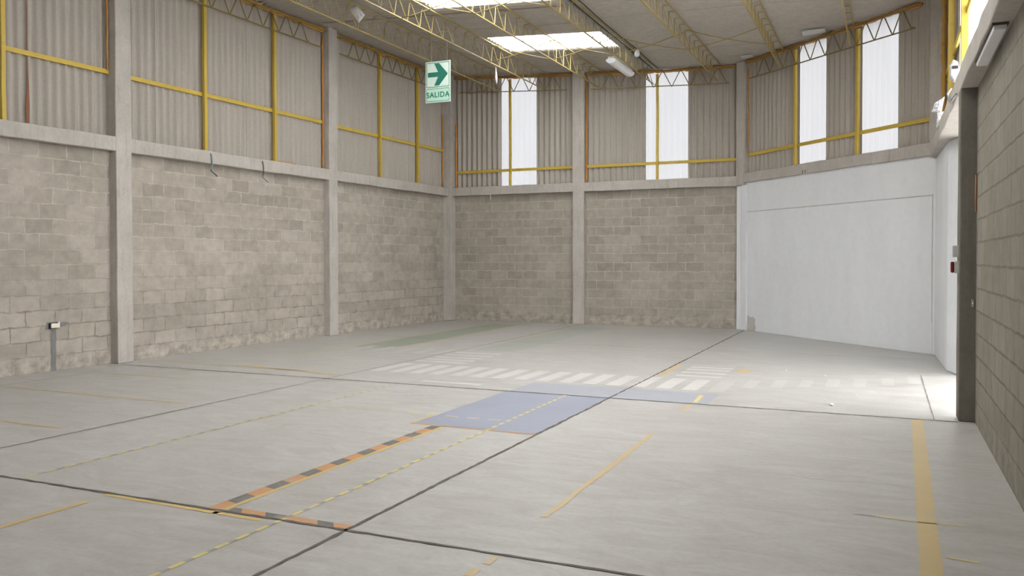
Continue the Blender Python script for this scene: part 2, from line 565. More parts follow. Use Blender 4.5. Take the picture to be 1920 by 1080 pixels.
def jitter_strip(pts, w, wob, step=0.12):
    """ribbon polygon pieces along a polyline with slightly ragged edges"""
    out_ = []
    for (x0, y0), (x1, y1) in zip(pts[:-1], pts[1:]):
        L = math.hypot(x1 - x0, y1 - y0)
        k = max(1, int(L / step))
        ux, uy = (x1 - x0) / L, (y1 - y0) / L
        for i in range(k + 1):
            if out_ and i == 0:
                continue
            t_ = i / k
            a = w / 2 + random.uniform(-wob, wob)
            b_ = w / 2 + random.uniform(-wob, wob)
            x, y = x0 + (x1 - x0) * t_, y0 + (y1 - y0) * t_
            out_.append(((x - uy * a, y + ux * a), (x + uy * b_, y - ux * b_)))
    return out_

def ribbon(mb, pts, w, z, wob=0.0, step=0.12, mi=0):
    st = jitter_strip(pts, w, wob, step)
    vs = []
    for l, r in st:
        vs += [(l[0], l[1], z), (r[0], r[1], z)]
    fs = [(2 * i, 2 * i + 1, 2 * i + 3, 2 * i + 2) for i in range(len(st) - 1)]
    mb.add(vs, fs, mi)

def mark(name, mb, mats, label=None):
    o = mb.build(name, mats, floor_o)
    if label:
        o['label'] = label
    return o

ZP = 0.0015
def quad(mb, x0, x1, y0, y1, z=ZP, mi=0, skew=0.0):
    mb.add([(x0, y0, z), (x1, y0, z), (x1 + skew, y1, z), (x0 + skew, y1, z)], [(0, 1, 2, 3)], mi)

# expansion joints (bays follow the columns)
for pts, w, m_, lab in (
        ([(-10.95, 4.096), (0.75, 4.096)], 0.025, 'seal', 'wide dark joint across the near floor'),
        ([(-10.70, 9.262), (0.66, 9.262)], 0.026, 'seal', 'dark joint running from the column to the opening'),
        ([(-2.906, -4.5), (-2.906, 19.35)], 0.026, 'seal', 'dark joint running to the white corner'),
        ([(-6.869, -4.5), (-6.869, 19.4)], 0.016, 'saw', 'thin joint left of the crosswalk'),
        ([(-10.4, 14.89), (0.60, 14.89)], 0.014, 'saw', 'thin joint across the far floor'),
        ([(0.45, 9.30), (0.45, 12.78), (0.80, 12.86)], 0.011, 'saw', 'joint of the threshold slab at the opening')):
    mb = MB()
    ribbon(mb, pts, w, 0.0034, 0.006 if w > .02 else 0.003, 0.07)
    o = mark('expansion_joint', mb, M[m_], lab)
mb = MB()
ribbon(mb, [(-1.18, 6.56), (-0.97, 6.45), (-0.77, 6.49), (-0.65, 6.50), (-0.52, 6.45), (-0.33, 6.43), (-0.14, 6.49), (0.05, 6.51), (0.19, 6.47)], 0.008, 0.001, 0.002, 0.05)
mark('hairline_crack', mb, M['mk_crack'], 'thin wandering crack in the near slab')

# blue patches
mb = MB(); quad(mb, -4.21, -2.93, 7.09, 9.235); mark('blue_patch', mb, M['mk_blue'], 'blue painted rectangle before the joint')
mb = MB(); quad(mb, -4.18, -1.79, 9.29, 10.06); mark('blue_patch', mb, M['mk_blue_faint'], 'paler blue strip beyond the joint')
# green lanes
mb = MB(); quad(mb, -8.97, -8.2, 12.9, 18.85); mark('green_lane', mb, M['mk_green'], 'green lane between two yellow lines')
mb = MB(); quad(mb, -6.66, -5.88, 13.2, 18.75); mark('green_lane', mb, M['mk_green_faint'], 'faded green lane on the far floor')
# crosswalk bars
bars = []
for k in range(16):
    x = -6.82 + 0.3235 * k
    bars.append((x, x + 0.19, 10.21, 11.16, 'mk_white' if k < 15 else 'mk_white_faint'))
for k, (yy, x) in enumerate([(10.66, -1.64), (10.85, -1.32), (11.03, -1.0), (11.2, -.69), (11.38, -.37), (11.6, -.04), (11.85, .27)]):
    bars.append((x, x + 0.15, yy, yy + 0.70, 'mk_white_faint'))
for y_ in (11.41, 11.70, 12.02, 12.37, 12.72):
    bars.append((-6.78, -5.91, y_, y_ + 0.15, 'mk_white'))
for y_ in (9.53, 9.84):
    bars.append((-5.59, -4.72, y_, y_ + 0.13, 'mk_white' if y_ < 9.6 else 'mk_white_faint'))
for x in (-8.76, -8.32, -7.83, -7.46, -7.10):
    bars.append((x, x + 0.17, 12.40, 13.18, 'mk_white_faint'))
for y_ in (11.41, 11.75, 12.08, 12.36, 12.62):
    bars.append((-2.64, -2.02, y_, y_ + 0.16, 'mk_white' if y_ < 12.5 else 'mk_white_faint'))
for x0, x1, y0, y1, m_ in bars:
    mb = MB(); quad(mb, x0, x1, y0, y1, ZP + .0006)
    mark('crosswalk_bar', mb, M[m_])
mb = MB(); quad(mb, -2.88, -2.80, 11.38, 12.64); mark('orange_line', mb, M['mk_yellow_faint'])

# orange and charcoal hazard stripes
mb = MB()
y_ = 4.10
k = 0
while y_ < 7.05:
    y2 = min(y_ + 0.186, 7.06)
    mb.add([(-3.99 - .0005 * k, y_, ZP), (-3.885, y_ - 0.03, ZP), (-3.885, y2 - 0.03, ZP), (-3.99, y2, ZP)], [(0, 1, 2, 3)], k % 2)
    y_ = y2
    k += 1
mark('hazard_stripe', mb, [M['mk_orange'], M['mk_black']], 'orange and charcoal chequered stripe toward the blue patch')
mb = MB(); quad(mb, -3.885, -3.842, 4.03, 7.08, ZP + .0004); mark('yellow_line', mb, M['mk_yellow'], 'yellow edge of the chequered stripe')
mb = MB()
for k, (a, b_, z) in enumerate([(-3.83, -3.71, 1), (-3.71, -3.52, 0), (-3.52, -3.36, 1), (-3.36, -3.12, 0), (-3.12, -3.0, 1), (-3.0, -2.92, 0)]):
    mb.add([(a, 4.108, ZP), (b_, 4.108, ZP), (b_ - .06 * (k < 5), 4.185, ZP), (a - .06 * (k > 0), 4.185, ZP)], [(0, 1, 2, 3)], z)
mark('hazard_stripe', mb, [M['mk_orange'], M['mk_black']], 'short chequered stripe along the near joint')
# solid yellow lines
def yline(pts, w, m_, label=None, wob=0.004, z=ZP + .0004):
    mb = MB(); ribbon(mb, pts, w, z, wob, 0.1)
    mark('yellow_line', mb, M[m_], label)
yline([(-4.86, 4.062), (-3.5, 4.045)], 0.045, 'mk_yellow', 'yellow line along the near joint')
yline([(-4.855, 2.2), (-4.825, 3.90)], 0.05, 'mk_yellow', 'yellow line at the lower left')
yline([(-4.24, 7.055), (-2.93, 7.050)], 0.035, 'mk_orange', 'orange edge of the blue patch', 0.006)
yline([(-4.225, 7.06), (-4.235, 7.46)], 0.03, 'mk_yellow')
yline([(0.205, 2.0), (0.225, 4.7), (0.24, 5.9), (0.265, 7.4), (0.295, 9.24)], 0.108, 'mk_yellow_lane', 'wide yellow lane line near the right wall', 0.004)
yline([(-1.93, 4.80), (-1.93, 6.2), (-1.95, 7.55)], 0.045, 'mk_yellow_faint', None, 0.008)
yline([(-1.92, 3.75), (-1.92, 3.86)], 0.05, 'mk_yellow_faint'); yline([(-1.91, 3.93), (-1.905, 4.05)], 0.045, 'mk_yellow_faint')
yline([(-1.96, 8.80), (-1.94, 9.2)], 0.045, 'mk_yellow_faint'); yline([(-1.94, 9.38), (-1.97, 9.88)], 0.05, 'mk_lime')
yline([(-10.2, 7.04), (-7.1, 7.02)], 0.045, 'mk_yellow_faint'); yline([(-10.6, 9.80), (-7.4, 9.79)], 0.045, 'mk_yellow_faint')
yline([(-9.6, 5.53), (-7.2, 5.51)], 0.05, 'mk_yellow_faint'); yline([(-10.6, 8.50), (-8.5, 8.47)], 0.04, 'mk_yellow_faint')
yline([(-10.3, 6.4), (-10.3, 8.45)], 0.05, 'mk_grey')
yline([(-9.05, 11.2), (-9.05, 18.85)], 0.06, 'mk_yellow_faint', 'yellow edge left of the green lane'); yline([(-8.14, 13.1), (-8.18, 18.8)], 0.06, 'mk_yellow_faint')
yline([(-6.74, 15.4), (-6.70, 18.6)], 0.06, 'mk_yellow_faint')
yline([(-8.9, 9.95), (-6.95, 9.62)], 0.10, 'mk_yellow_faint')
yline([(-0.05, 5.655), (0.12, 5.64), (0.22, 5.63), (0.44, 5.66)], 0.018, 'mk_lime', None, 0.006); yline([(-0.18, 5.655), (-0.05, 5.655)], 0.016, 'mk_grey')
yline([(0.30, 5.02), (0.46, 5.0)], 0.02, 'mk_lime', None, 0.008)
mb = MB()
mb.add([(-1.93 + .12 * math.cos(a) * random.uniform(.6, 1.1) + .08, 12.28 + .17 * math.sin(a) * random.uniform(.6, 1.1), ZP) for a in [i * math.pi / 7 for i in range(14)]], [tuple(range(14))])
mark('yellow_splash', mb, M['mk_yellow'], 'yellow paint splash right of the crosswalk')
# dashed tape lines
def dashed(pts_fn, a0, a1, pitch, duty, w, label, ma='mk_lime', mbk='mk_grey'):
    mb = MB()
    a = a0
    while a < a1:
        for (u0, u1, mi) in ((a, a + pitch * duty, 0), (a + pitch * duty, a + pitch, 1)):
            if mi == 1 and mbk is None:
                continue
            p, q = pts_fn(u0), pts_fn(min(u1, a1))
            ribbon(mb, [p, q], w if mi == 0 else w * .7, ZP + .0005, 0.002, 0.06, mi)
        a += pitch
    mark('dashed_line', mb, [M[ma], M[mbk or ma]], label)
dashed(lambda u: (-5.785 + 0.006 * (u - 4.2), u), 4.15, 9.1, 0.160, 0.6, 0.030, 'thin dashed yellow line on the left', 'mk_lime', 'mk_grey')
dashed(lambda u: (-3.385 - 0.012 * max(0, u - 5), u), 3.05, 9.24, 0.165, 0.62, 0.034, 'dashed yellow line through the blue patch', 'mk_lime', 'mk_grey')
dashed(lambda u: (u, 7.53 + 0.02 * max(0, u + 4.2)), -5.75, -3.45, 0.235, 0.6, 0.028, 'dashed yellow cross line by the blue patch', 'mk_lime', None)
# ------------------------------------------------------------------ block walls
def wall_mesh(name, F, s0, s1, z0, z1, thick, mat, label, n_face=0.0):
    mb = MB().fbox(F, s0, s1, n_face - thick, n_face, z0, z1)
    o = structure(mb.build(name, mat), label)
    me = o.data
    uvl = me.uv_layers.new(name='UVMap')
    for poly in me.polygons:
        for li in poly.loop_indices:
            p = me.vertices[me.loops[li].vertex_index].co - F.o
            uvl.data[li].uv = (p.dot(F.d), p.z)
    return o

wall_left = wall_mesh('wall_left', FL, Y0, 19.72, 0, BEAM0, 0.18, M['block'], 'grey concrete block wall on the left')
wall_back = wall_mesh('wall_back', FB, -10.62, -2.9, 0, BEAM0, 0.18, M['block_far'], 'grey concrete block wall at the back')
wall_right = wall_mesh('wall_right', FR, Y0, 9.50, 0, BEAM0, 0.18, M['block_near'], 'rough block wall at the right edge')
# angled white wall: lower coat stands a little proud of the upper one
mb = MB().fbox(FC, -0.1, 5.50, -0.18, 0.0, 0, BEAM0 + 0.06)
wall_angled = structure(mb.build('wall_angled', M['white_wall']), 'whitewashed angled wall in the far right corner')
mb = MB().fbox(FC, 0.17, 5.33, 0.0, 0.022, 0, 2.66)
o = mb.build('plaster_coat', M['white_wall'], wall_angled, bevel=0.008); o['label'] = 'lower plaster coat with a ledge along its top'
mb = MB().fbox(FC, 0.17, 5.33, 0.0, 0.024, 2.66, 2.678)  # grey strip stands in for the thin shadow along the ledge
o = mb.build('ledge_shadow_strip', M['bare_and_shade'], wall_angled); o['label'] = 'grey strip painted as the shadow line of the plaster ledge'
mb = MB().fbox(FC, -0.03, 0.17, 0.0, 0.05, 0, BEAM0)
o = mb.build('pilaster', M['white_wall'], wall_angled, bevel=0.01)
mb = MB().fbox(FC, 5.335, 5.45, 0.0, 0.024, 0, BEAM0)
o = mb.build('pilaster', M['white_wall'], wall_angled, bevel=0.01)
mb = MB()
ol = [(.18, .004), (.47, .004), (.50, .10), (.46, .19), (.48, .27), (.40, .33), (.30, .30), (.24, .34), (.18, .33)]
pts = [FC(u, .0235, z) for u, z in ol]
mb.add(pts, [tuple(range(len(ol)))])
o = mb.build('bare_patch', M['bare_and_shade'], wall_angled); o['label'] = 'bare patch in the whitewash at the foot'
# jamb of the opening beyond the right column
wp = MB().prism([(0.745, 15.60), (0.80, 13.42), (0.925, 12.92), (1.15, 12.92), (1.15, 15.70), (0.80, 15.70)], 0, BEAM0)
wall_jamb = structure(wp.build('wall_far_jamb', M['white_wall'], bevel=0.02), 'whitewashed jamb of the opening')
structure(MB().box(1.05, 4.9, 8.0, 16.5, 3.40, 3.50).build('sky_blocker', M['concrete']), 'added slab outside the opening, holding steep sky light off the threshold')  # unseen slab, added to cut the sky light falling on the threshold
# hall end behind the camera with a wide gateway
mb = MB()
FRONT_OPEN = (-6.0, -4.6, 2.4)
mb.box(-11.5, FRONT_OPEN[0], Y0 - .2, Y0, 0, 5.8)
mb.box(FRONT_OPEN[1], 1.0, Y0 - .2, Y0, 0, 5.8)
mb.box(FRONT_OPEN[0], FRONT_OPEN[1], Y0 - .2, Y0, FRONT_OPEN[2], 5.8)
structure(mb.build('wall_front', M['concrete']), 'hall end wall with a wide gateway')

# ------------------------------------------------------------------ roof
AMP, PITCHC = 0.022, 0.146
SKY_Y = [(16.10, 17.38), (12.30, 13.83), (8.6, 9.9)]
SKX = (-7.75, RIDGE_X - 0.02)
def roof_strip(mb, x0, x1, y0, y1, dz=0.0):
    n_ = max(2, int((y1 - y0) / PITCHC * 8))
    vs = []
    for i in range(n_ + 1):
        y = y0 + (y1 - y0) * i / n_
        w = AMP * (1 + math.cos(2 * math.pi * y / PITCHC))
        xe = max(x0, min(x1, -2.95 + (19.5 - y) * 0.953 + 0.32))      # cut along the angled wall
        vs += [(x0, y, zr(x0) + w + dz), (xe, y, zr(xe - 1e-4 if xe == RIDGE_X else xe) + w + dz)]
    mb.add(vs, [(2 * i, 2 * i + 1, 2 * i + 3, 2 * i + 2) for i in range(n_)])
SKY_Y2 = [(10.2, 11.6), (6.6, 8.0)]  # unseen skylights added to brighten the near floor
SKX2 = (-4.3, -0.9)
mb = MB()
roof_strip(mb, -11.5, SKX[0], Y0 - .2, 19.87)
roof_strip(mb, RIDGE_X, SKX2[0], Y0 - .2, 19.87)
roof_strip(mb, SKX2[1], 1.2, Y0 - .2, 19.87)
edges = [Y0 - .2] + [v for p in sorted(SKY_Y2) for v in p] + [19.87]
for a, b_ in zip(edges[0::2], edges[1::2]):
    roof_strip(mb, SKX2[0], SKX2[1], a, b_)
edges = [Y0 - .2] + [v for p in sorted(SKY_Y) for v in p] + [19.87]
for a, b_ in zip(edges[0::2], edges[1::2]):
    roof_strip(mb, SKX[0], RIDGE_X, a, b_)
ceiling = structure(mb.build('ceiling', M['roof'], smooth=True), 'grey corrugated roof sheets seen from below')
# sheet laps across the slope, seen as fine ledges
for y_, x0, x1 in ((15.1, -5.0, 0.6), (17.9, -5.0, -1.2), (12.4, -5.0, 0.7), (18.9, -10.4, -5.3), (15.3, -10.6, -5.3), (14.2, -10.6, -5.3)):
    mb = MB()
    mb.bar((x0, y_, zr(x0) - .004), (x1, y_, zr(x1) - .004), 0.02, 0.012)
    mb.build('sheet_lap', M['roof'], ceiling)
n_win = 1
for a, b_ in SKY_Y:
    mb = MB(); roof_strip(mb, SKX[0] - .02, RIDGE_X - .01, a - .03, b_ + .03, 0.012)
    o = structure(mb.build('window_%d' % n_win, M['skylight'], smooth=True))
    o['label'] = ['clear skylight sheet over the far bay', 'clear skylight sheet cut by the top of the picture'][n_win - 1] if n_win < 3 else 'clear skylight sheet nearer the gateway'
    n_win += 1
for a, b_ in SKY_Y2:
    mb = MB(); roof_strip(mb, SKX2[0] - .02, SKX2[1] + .02, a - .03, b_ + .03, 0.012)
    o = structure(mb.build('window_%d' % n_win, M['skylight'], smooth=True), 'added unseen skylight sheet right of the ridge, brightening the near floor')
    n_win += 1
# ridge flashing
mb = MB()
mb.bar((RIDGE_X, Y0, 6.125), (RIDGE_X, 19.6, 6.125), 0.10, 0.012)
mb.build('ridge_flashing', M['grey_metal'], ceiling)

# ------------------------------------------------------------------ corrugated cladding
def sheet(F, s0, s1, n, z0, ztop, mat, name, parent=None, lap=0.0, thick=0.006, amp=0.025):
    k = max(4, int((s1 - s0) / PITCHC * 12))
    rows = []
    for side in ((0, 1) if thick else (0,)):
        for i in range(k + 1):
            s = s0 + (s1 - s0) * i / k
            w = amp * math.cos(2 * math.pi * s / PITCHC) - side * thick + lap
            p = F(s, n + w, z0)
            q = F(s, n + w, 0)
            q.z = ztop(q)
            rows.append((p, q))
    mb = MB()
    vs = [v for r in rows for v in r]
    fs = []
    for sd in range(2 if thick else 1):
        o = sd * (k + 1) * 2
        fs += [(o + 2 * i, o + 2 * i + 1, o + 2 * i + 3, o + 2 * i + 2) for i in range(k)]
    mb.add(vs, fs)
    if thick:
        o = (k + 1) * 2
        mb.add([vs[0], vs[1], vs[o + 1], vs[o]], [(0, 1, 2, 3)])
        mb.add([vs[o - 2], vs[o - 1], vs[2 * o - 1], vs[2 * o - 2]], [(0, 1, 2, 3)])
    me_o = mb.build(name, mat, parent, smooth=True)
    return me_o

def upper_wall(name, F, s0, s1, n, label):
    structure(sheet(F, s0, s1, n, 3.502, zroof, M['clad'], name), label)

def cladding(F, s0, s1, n, label, width=1.05, cuts=None, mat='clad', z0=3.502):
    """one bay of sheeting; every sheet laps the next one"""
    p = F(s0, n, z0)
    t = thing('corrugated_cladding', p, label, 'cladding', 'corrugated cladding bays')
    k = max(1, round((s1 - s0) / width))
    e_ = cuts or [s0 + (s1 - s0) * i / k for i in range(k + 1)]
    for i in range(len(e_) - 1):
        sheet(F, e_[i], e_[i + 1] + (0.05 if i < len(e_) - 2 else 0), n, z0, zroof, M[mat], 'sheet', t, 0.009 * (i % 2))
    return t

CN = -0.05
upper_wall('wall_left_upper', FL, -5.0, 4.15, CN, 'grey corrugated sheets of the left wall out of view')
clad_near = cladding(FL, 4.15, 9.30, CN, 'grey corrugated sheets at the photo left edge, before the nearest column', cuts=[4.15, 5.05, 6.1, 7.1, 8.0, 9.30])
cladding(FL, 9.58, 14.52, CN, 'grey corrugated sheets between the two free columns of the left wall', cuts=[9.58, 10.2, 11.3, 12.3, 13.4, 14.52])
cladding(FL, 14.76, 19.66, CN, 'grey corrugated sheets between the second left column and the corner', cuts=[14.76, 15.8, 16.9, 17.9, 18.8, 19.66])
cladding(FB, -10.60, -9.117, CN, 'grey corrugated sheets right of the corner, left of the first bright strip')
cladding(FB, -8.131, -7.09, CN, 'grey corrugated sheets between first bright strip and back wall column')
cladding(FB, -6.80, -5.286, CN, 'grey corrugated sheets right of the back wall column')
cladding(FB, -4.27, -3.1, CN, 'grey corrugated sheets between second bright strip and the bend column')
cladding(FC, 0.05, 1.87, CN, 'grey corrugated sheets over the white wall, right of the bend column', z0=3.548)
cladding(FC, 2.655, 3.63, CN, 'grey corrugated sheets between the two bright strips over the white wall', z0=3.548)
cladding(FC, 4.49, 5.245, CN, 'grey corrugated sheets at the right end over the white wall', z0=3.548)
FRC = Frame(0.93, 0, 0, 1, -1, 0)
upper_wall('wall_right_upper', FRC, -5.0, 2.2, 0, 'grey corrugated sheets high on the right wall, out of view')
cladding(FRC, 13.0, 15.49, 0, 'grey corrugated sheets on the right wall beside its corner column')

def light_strip(F, s0, s1, n, label, mat='panel'):
    global n_win
    o = sheet(F, s0 - .12, s1 + .12, n - 0.034, 3.55 if F is FC else 3.505, zroof, M[mat], 'window_%d' % n_win, None, 0, 0, 0.009)
    structure(o, label)
    n_win += 1
light_strip(FB, -9.117, -8.131, CN, 'translucent strip nearest the corner of the back wall')
light_strip(FB, -5.286, -4.27, CN, 'translucent strip right of the back wall column')
light_strip(FC, 1.87, 2.655, CN, 'left translucent strip over the white wall')
light_strip(FC, 3.63, 4.49, CN, 'right translucent strip over the white wall')
light_strip(FRC, 9.5, 12.95, 0, 'translucent strip high on the right wall beyond its column', 'panel_right')
light_strip(FRC, 4.2, 9.3, 0, 'added unseen translucent strip above the right block wall, lighting the left wall', 'panel_right')  # out of view, added for light on the left wall and floor
light_strip(FRC, 2.2, 4.0, 0, 'added unseen translucent strip beside the viewpoint, lighting the left wall', 'panel_right')  # likewise an added strip out of view, sized for its light

# rust run at a sheet joint, left edge of the photo
mb = MB()
ribbon_pts = [(8.0, 3.5), (8.0, 3.75), (8.005, 4.05), (8.0, 4.4), (8.0, 6.2)]
vs = []
for s, z in ribbon_pts:
    w = {3.5: .020, 3.75: .026, 4.05: .014, 4.4: .007}.get(z, .004)
    vs += [FL(s - w, CN + .034, z), FL(s + w, CN + .034, z)]
mb.add(vs, [(2 * i, 2 * i + 1, 2 * i + 3, 2 * i + 2) for i in range(4)])
mb.build('rust_run', M['rust'], clad_near)

# ------------------------------------------------------------------ concrete frame
def beam(F, s0, s1, depth, label, z0=BEAM0, z1=BEAM1, back=0.14, mat='concrete'):
    k = max(2, int((s1 - s0) / 0.35))
    mb = MB()
    vs = []
    for i in range(k + 1):
        s = s0 + (s1 - s0) * i / k
        j = [random.uniform(-.006, .006) for _ in range(3)]
        for n, z in ((-back, z0), (depth + j[0], z0 + j[1]), (depth + j[0], z1 + j[2]), (-back, z1)):
            vs.append(F(s, n, z))
    fs = [(4 * i + a, 4 * i + (a + 1) % 4, 4 * i + 4 + (a + 1) % 4, 4 * i + 4 + a) for i in range(k) for a in range(4)]
    fs += [(3, 2, 1, 0), tuple(4 * k + a for a in range(4))]
    mb.add(vs, fs)
    return tag(mb.build('concrete_tie_beam', M[mat], bevel=0.01), label, 'beam', 'concrete tie beams')

beam(FL, Y0, 19.55, 0.145, 'long grey concrete tie beam on the left block wall')
beam(FB, -10.5, -3.02, 0.145, 'grey concrete tie beam on the back block wall')
beam(FC, 0.06, 5.42, 0.06, 'grey concrete tie beam on top of the white wall', 3.335, 3.545)
beam(FR, Y0, 15.5, 0.147, 'grey concrete tie beam on the right wall, above the opening', 3.275, 3.49, 0.30, 'concrete')

def column(name_label, poly, z0, z1, mat='concrete', bev=0.014):
    """cast column: a polygon plan with slight board unevenness"""
    k = max(3, int((z1 - z0) / 0.55))
    mb = MB()
    m_ = len(poly)
    vs = []
    for i in range(k + 1):
        z = z0 + (z1 - z0) * i / k
        for (x, y) in poly:
            p = Vector((x, y, z))
            w = 0.0 if i in (0, k) else 0.004
            vs.append((x + random.uniform(-w, w), y + random.uniform(-w, w), z))
    fs = [(m_ * i + a, m_ * i + (a + 1) % m_, m_ * (i + 1) + (a + 1) % m_, m_ * (i + 1) + a) for i in range(k) for a in range(m_)]
    fs += [tuple(range(m_ - 1, -1, -1)), tuple(m_ * k + a for a in range(m_))]
    mb.add(vs, fs)
    return tag(mb.build('concrete_column', M[mat], bevel=bev), name_label, 'column', 'concrete columns')

def frame_poly(F, s0, s1, n0, n1):
    return [tuple(F(s, n, 0).xy) for s, n in ((s0, n0), (s1, n0), (s1, n1), (s0, n1))]

def left_col(s, label):
    return column(label, frame_poly(FL, s, s + 0.29, -0.12, 0.152), 0, 6.478)
left_col(9.30, 'tall grey concrete column nearest on the left wall')
left_col(14.50, 'tall grey concrete column between the left wall bays, nearer the corner')
column('grey concrete column in the far left corner', [(-10.74, 19.48), (-10.44, 19.48), (-10.44, 19.78), (-10.74, 19.78)], 0, 6.45)
column('grey concrete column in the middle of the back wall', [(-7.09, 19.545), (-6.79, 19.545), (-6.79, 19.80), (-7.09, 19.80)], 0, 6.24)
column('grey concrete column at the bend, above the white corner', [(-3.13, 19.53), (-2.93, 19.40), (-2.80, 19.50), (-2.93, 19.80), (-3.13, 19.80)], BEAM0 + .0, 6.075)
column('round-edged grey column at the right end, over the white wall', frame_poly(FC, 5.25, 5.56, -0.16, 0.06), 3.40, 5.985, bev=0.05)
column('dark square column beside the opening in the right wall', [(0.66, 9.31), (1.05, 9.31), (1.05, 9.58), (0.66, 9.58)], 0, 3.28, 'concrete_shaded')
column('grey column stub in the white corner below the bend', [(-3.12, 19.58), (-2.965, 19.52), (-2.93, 19.62), (-3.12, 19.80)], 0, BEAM0, 'white_wall')

# ------------------------------------------------------------------ yellow posts and rails
def post(F, s, n, z0, label, w=0.062, top=None, mat='yellow'):
    p = F(s, n, 0)
    zt = (top or zr(p.x) - 0.13)
    mb = MB()
    k = 6
    vs = []
    for i in range(k + 1):
        z = z0 + (zt - z0) * i / k
        ds = random.uniform(-.006, .006)
        for a, b_ in ((-1, -1), (1, -1), (1, 1), (-1, 1)):
            vs.append(F(s + ds + a * w / 2, n + b_ * w / 2, z))
    fs = [(4 * i + a, 4 * i + (a + 1) % 4, 4 * i + 4 + (a + 1) % 4, 4 * i + 4 + a) for i in range(k) for a in range(4)]
    fs += [(3, 2, 1, 0), tuple(4 * k + a for a in range(4))]
    mb.add(vs, fs)
    return tag(mb.build('yellow_post', M[mat], bevel=0.006), label, 'post', 'yellow steel posts')

PN = 0.035
for s, lab in ((7.60, 'thick yellow steel post at the photo left edge'),
               (11.20, 'yellow steel post nearer the first left column'),
               (12.97, 'yellow steel post nearer the second left column, before it'),
               (16.52, 'yellow steel post just right of the second left column'),
               (18.15, 'yellow steel post nearest the corner on the left wall')):
    post(FL, s, 0.043, BEAM1, lab)
post(FB, -8.82, 0.043, BEAM1, 'yellow steel post across the first bright strip of the back wall', 0.06)
post(FB, -4.98, 0.043, BEAM1, 'yellow steel post across the second bright strip of the back wall', 0.06)
post(FC, 1.83, 0.043, BEAM1 + .04, 'yellow steel post left of the left bright strip over the white wall', 0.06)
post(FC, 3.60, 0.043, BEAM1 + .04, 'yellow steel post left of the right bright strip over the white wall', 0.06)
post(FR, 13.55, -0.03, BEAM1, 'yellow steel post on the right wall beside the bright strip', 0.08)
post(FR, 11.3, -0.03, BEAM1, 'yellow steel post across the right wall bright strip', 0.08)

def rail(F, s0, s1, n, z, label, h=0.07):
    mb = MB().fbox(F, s0, s1, n - .015, n + .015, z - h / 2, z + h / 2)
    return tag(mb.build('yellow_rail', M['yellow'], bevel=0.005), label, 'rail', 'yellow steel rails')
RN = -0.006
rail(FL, 4.2, 9.30, RN, 4.50, 'yellow horizontal rail before the nearest left column')
rail(FL, 9.60, 14.50, RN, 4.49, 'yellow horizontal rail between the two left columns')
rail(FL, 14.80, 19.5, RN, 4.47, 'yellow horizontal rail between second left column and corner')
rail(FB, -10.43, -7.09, RN, 3.905, 'yellow horizontal rail on the back wall left of its column')
rail(FB, -6.78, -3.14, RN, 3.90, 'yellow horizontal rail on the back wall right of its column')
rail(FC, 0.20, 5.24, RN, 3.95, 'yellow horizontal rail over the white wall')
rail(FR, 9.4, 15.2, -0.06, 4.55, 'yellow horizontal rail high on the right wall', 0.09)

# ------------------------------------------------------------------ sealing foam
def foam(pts, r, label, mat='foam', step=0.07):
    pts = [Vector(p) for p in pts]
    P, R = [], []
    for a, b_ in zip(pts[:-1], pts[1:]):
        L = (b_ - a).length
        k = max(2, int(L / step))
        for i in range(k):
            q = a.lerp(b_, i / k)
            P.append(q + Vector([random.uniform(-.2, .2) * r for _ in range(3)]))
            R.append(r * random.uniform(.7, 1.2))
    P.append(pts[-1]); R.append(r * .6)
    mb = MB().tube(P, R, 7)
    return tag(mb.build('foam_seam', M[mat], smooth=True), label, 'sealant', 'orange foam seams')

def roofline(F, s0, s1, n, dz):
    out_ = []
    for i in range(9):
        s = s0 + (s1 - s0) * i / 8
        p = F(s, n, 0)
        p.z = zr(p.x) + dz
        out_.append(p)
    return out_
foam(roofline(FL, 4.2, 9.3, 0.042, -.07), 0.05, 'ochre foam seam under the roof before the nearest left column', 'foam_yellow')
foam(roofline(FL, 9.6, 14.5, 0.042, -.07), 0.05, 'ochre foam seam under the roof between the two left columns', 'foam_yellow')
foam(roofline(FL, 14.8, 19.5, 0.042, -.07), 0.05, 'ochre foam seam under the roof toward the corner', 'foam_yellow')
foam(roofline(FB, -10.45, -7.1, 0.042, -.065), 0.045, 'orange foam seam under the roof left of the back column')
foam(roofline(FB, -6.78, -3.15, 0.042, -.065), 0.045, 'orange foam seam under the roof right of the back column')
foam(roofline(FC, 0.15, 5.1, 0.042, -.06), 0.042, 'orange foam seam under the roof over the white wall')
foam([FL(9.27, 0.014, 4.52), FL(9.27, 0.014, 6.3)], 0.016, 'orange foam seam on the left side of the nearest column')
foam([FL(14.47, 0.014, 3.52), FL(14.47, 0.014, 6.3)], 0.022, 'orange foam seam on the left side of the second column')
foam([FL(19.42, 0.014, 3.52), FL(19.42, 0.014, 5.4)], 0.02, 'orange foam seam left of the corner column')
foam([FB(-10.40, 0.014, 3.52), FB(-10.40, 0.014, 5.2)], 0.022, 'orange foam seam right of the corner column')
foam([FB(-6.76, 0.014, 3.52), FB(-6.76, 0.014, 6.1)], 0.024, 'orange foam seam right of the back wall column')
foam([FC(0.17, 0.014, 3.9), FC(0.17, 0.014, 5.9)], 0.016, 'dark orange foam seam right of the bend column')
foam([FR(15.0, -0.02, 3.55), FR(15.0, -0.02, 5.9)], 0.04, 'orange foam seam on the right wall behind its corner column', 'foam_yellow')
foam([FL(12.9, 0.02, 3.52), FL(13.6, 0.02, 3.52)], 0.016, 'low orange foam dab on the left beam, before the second column')

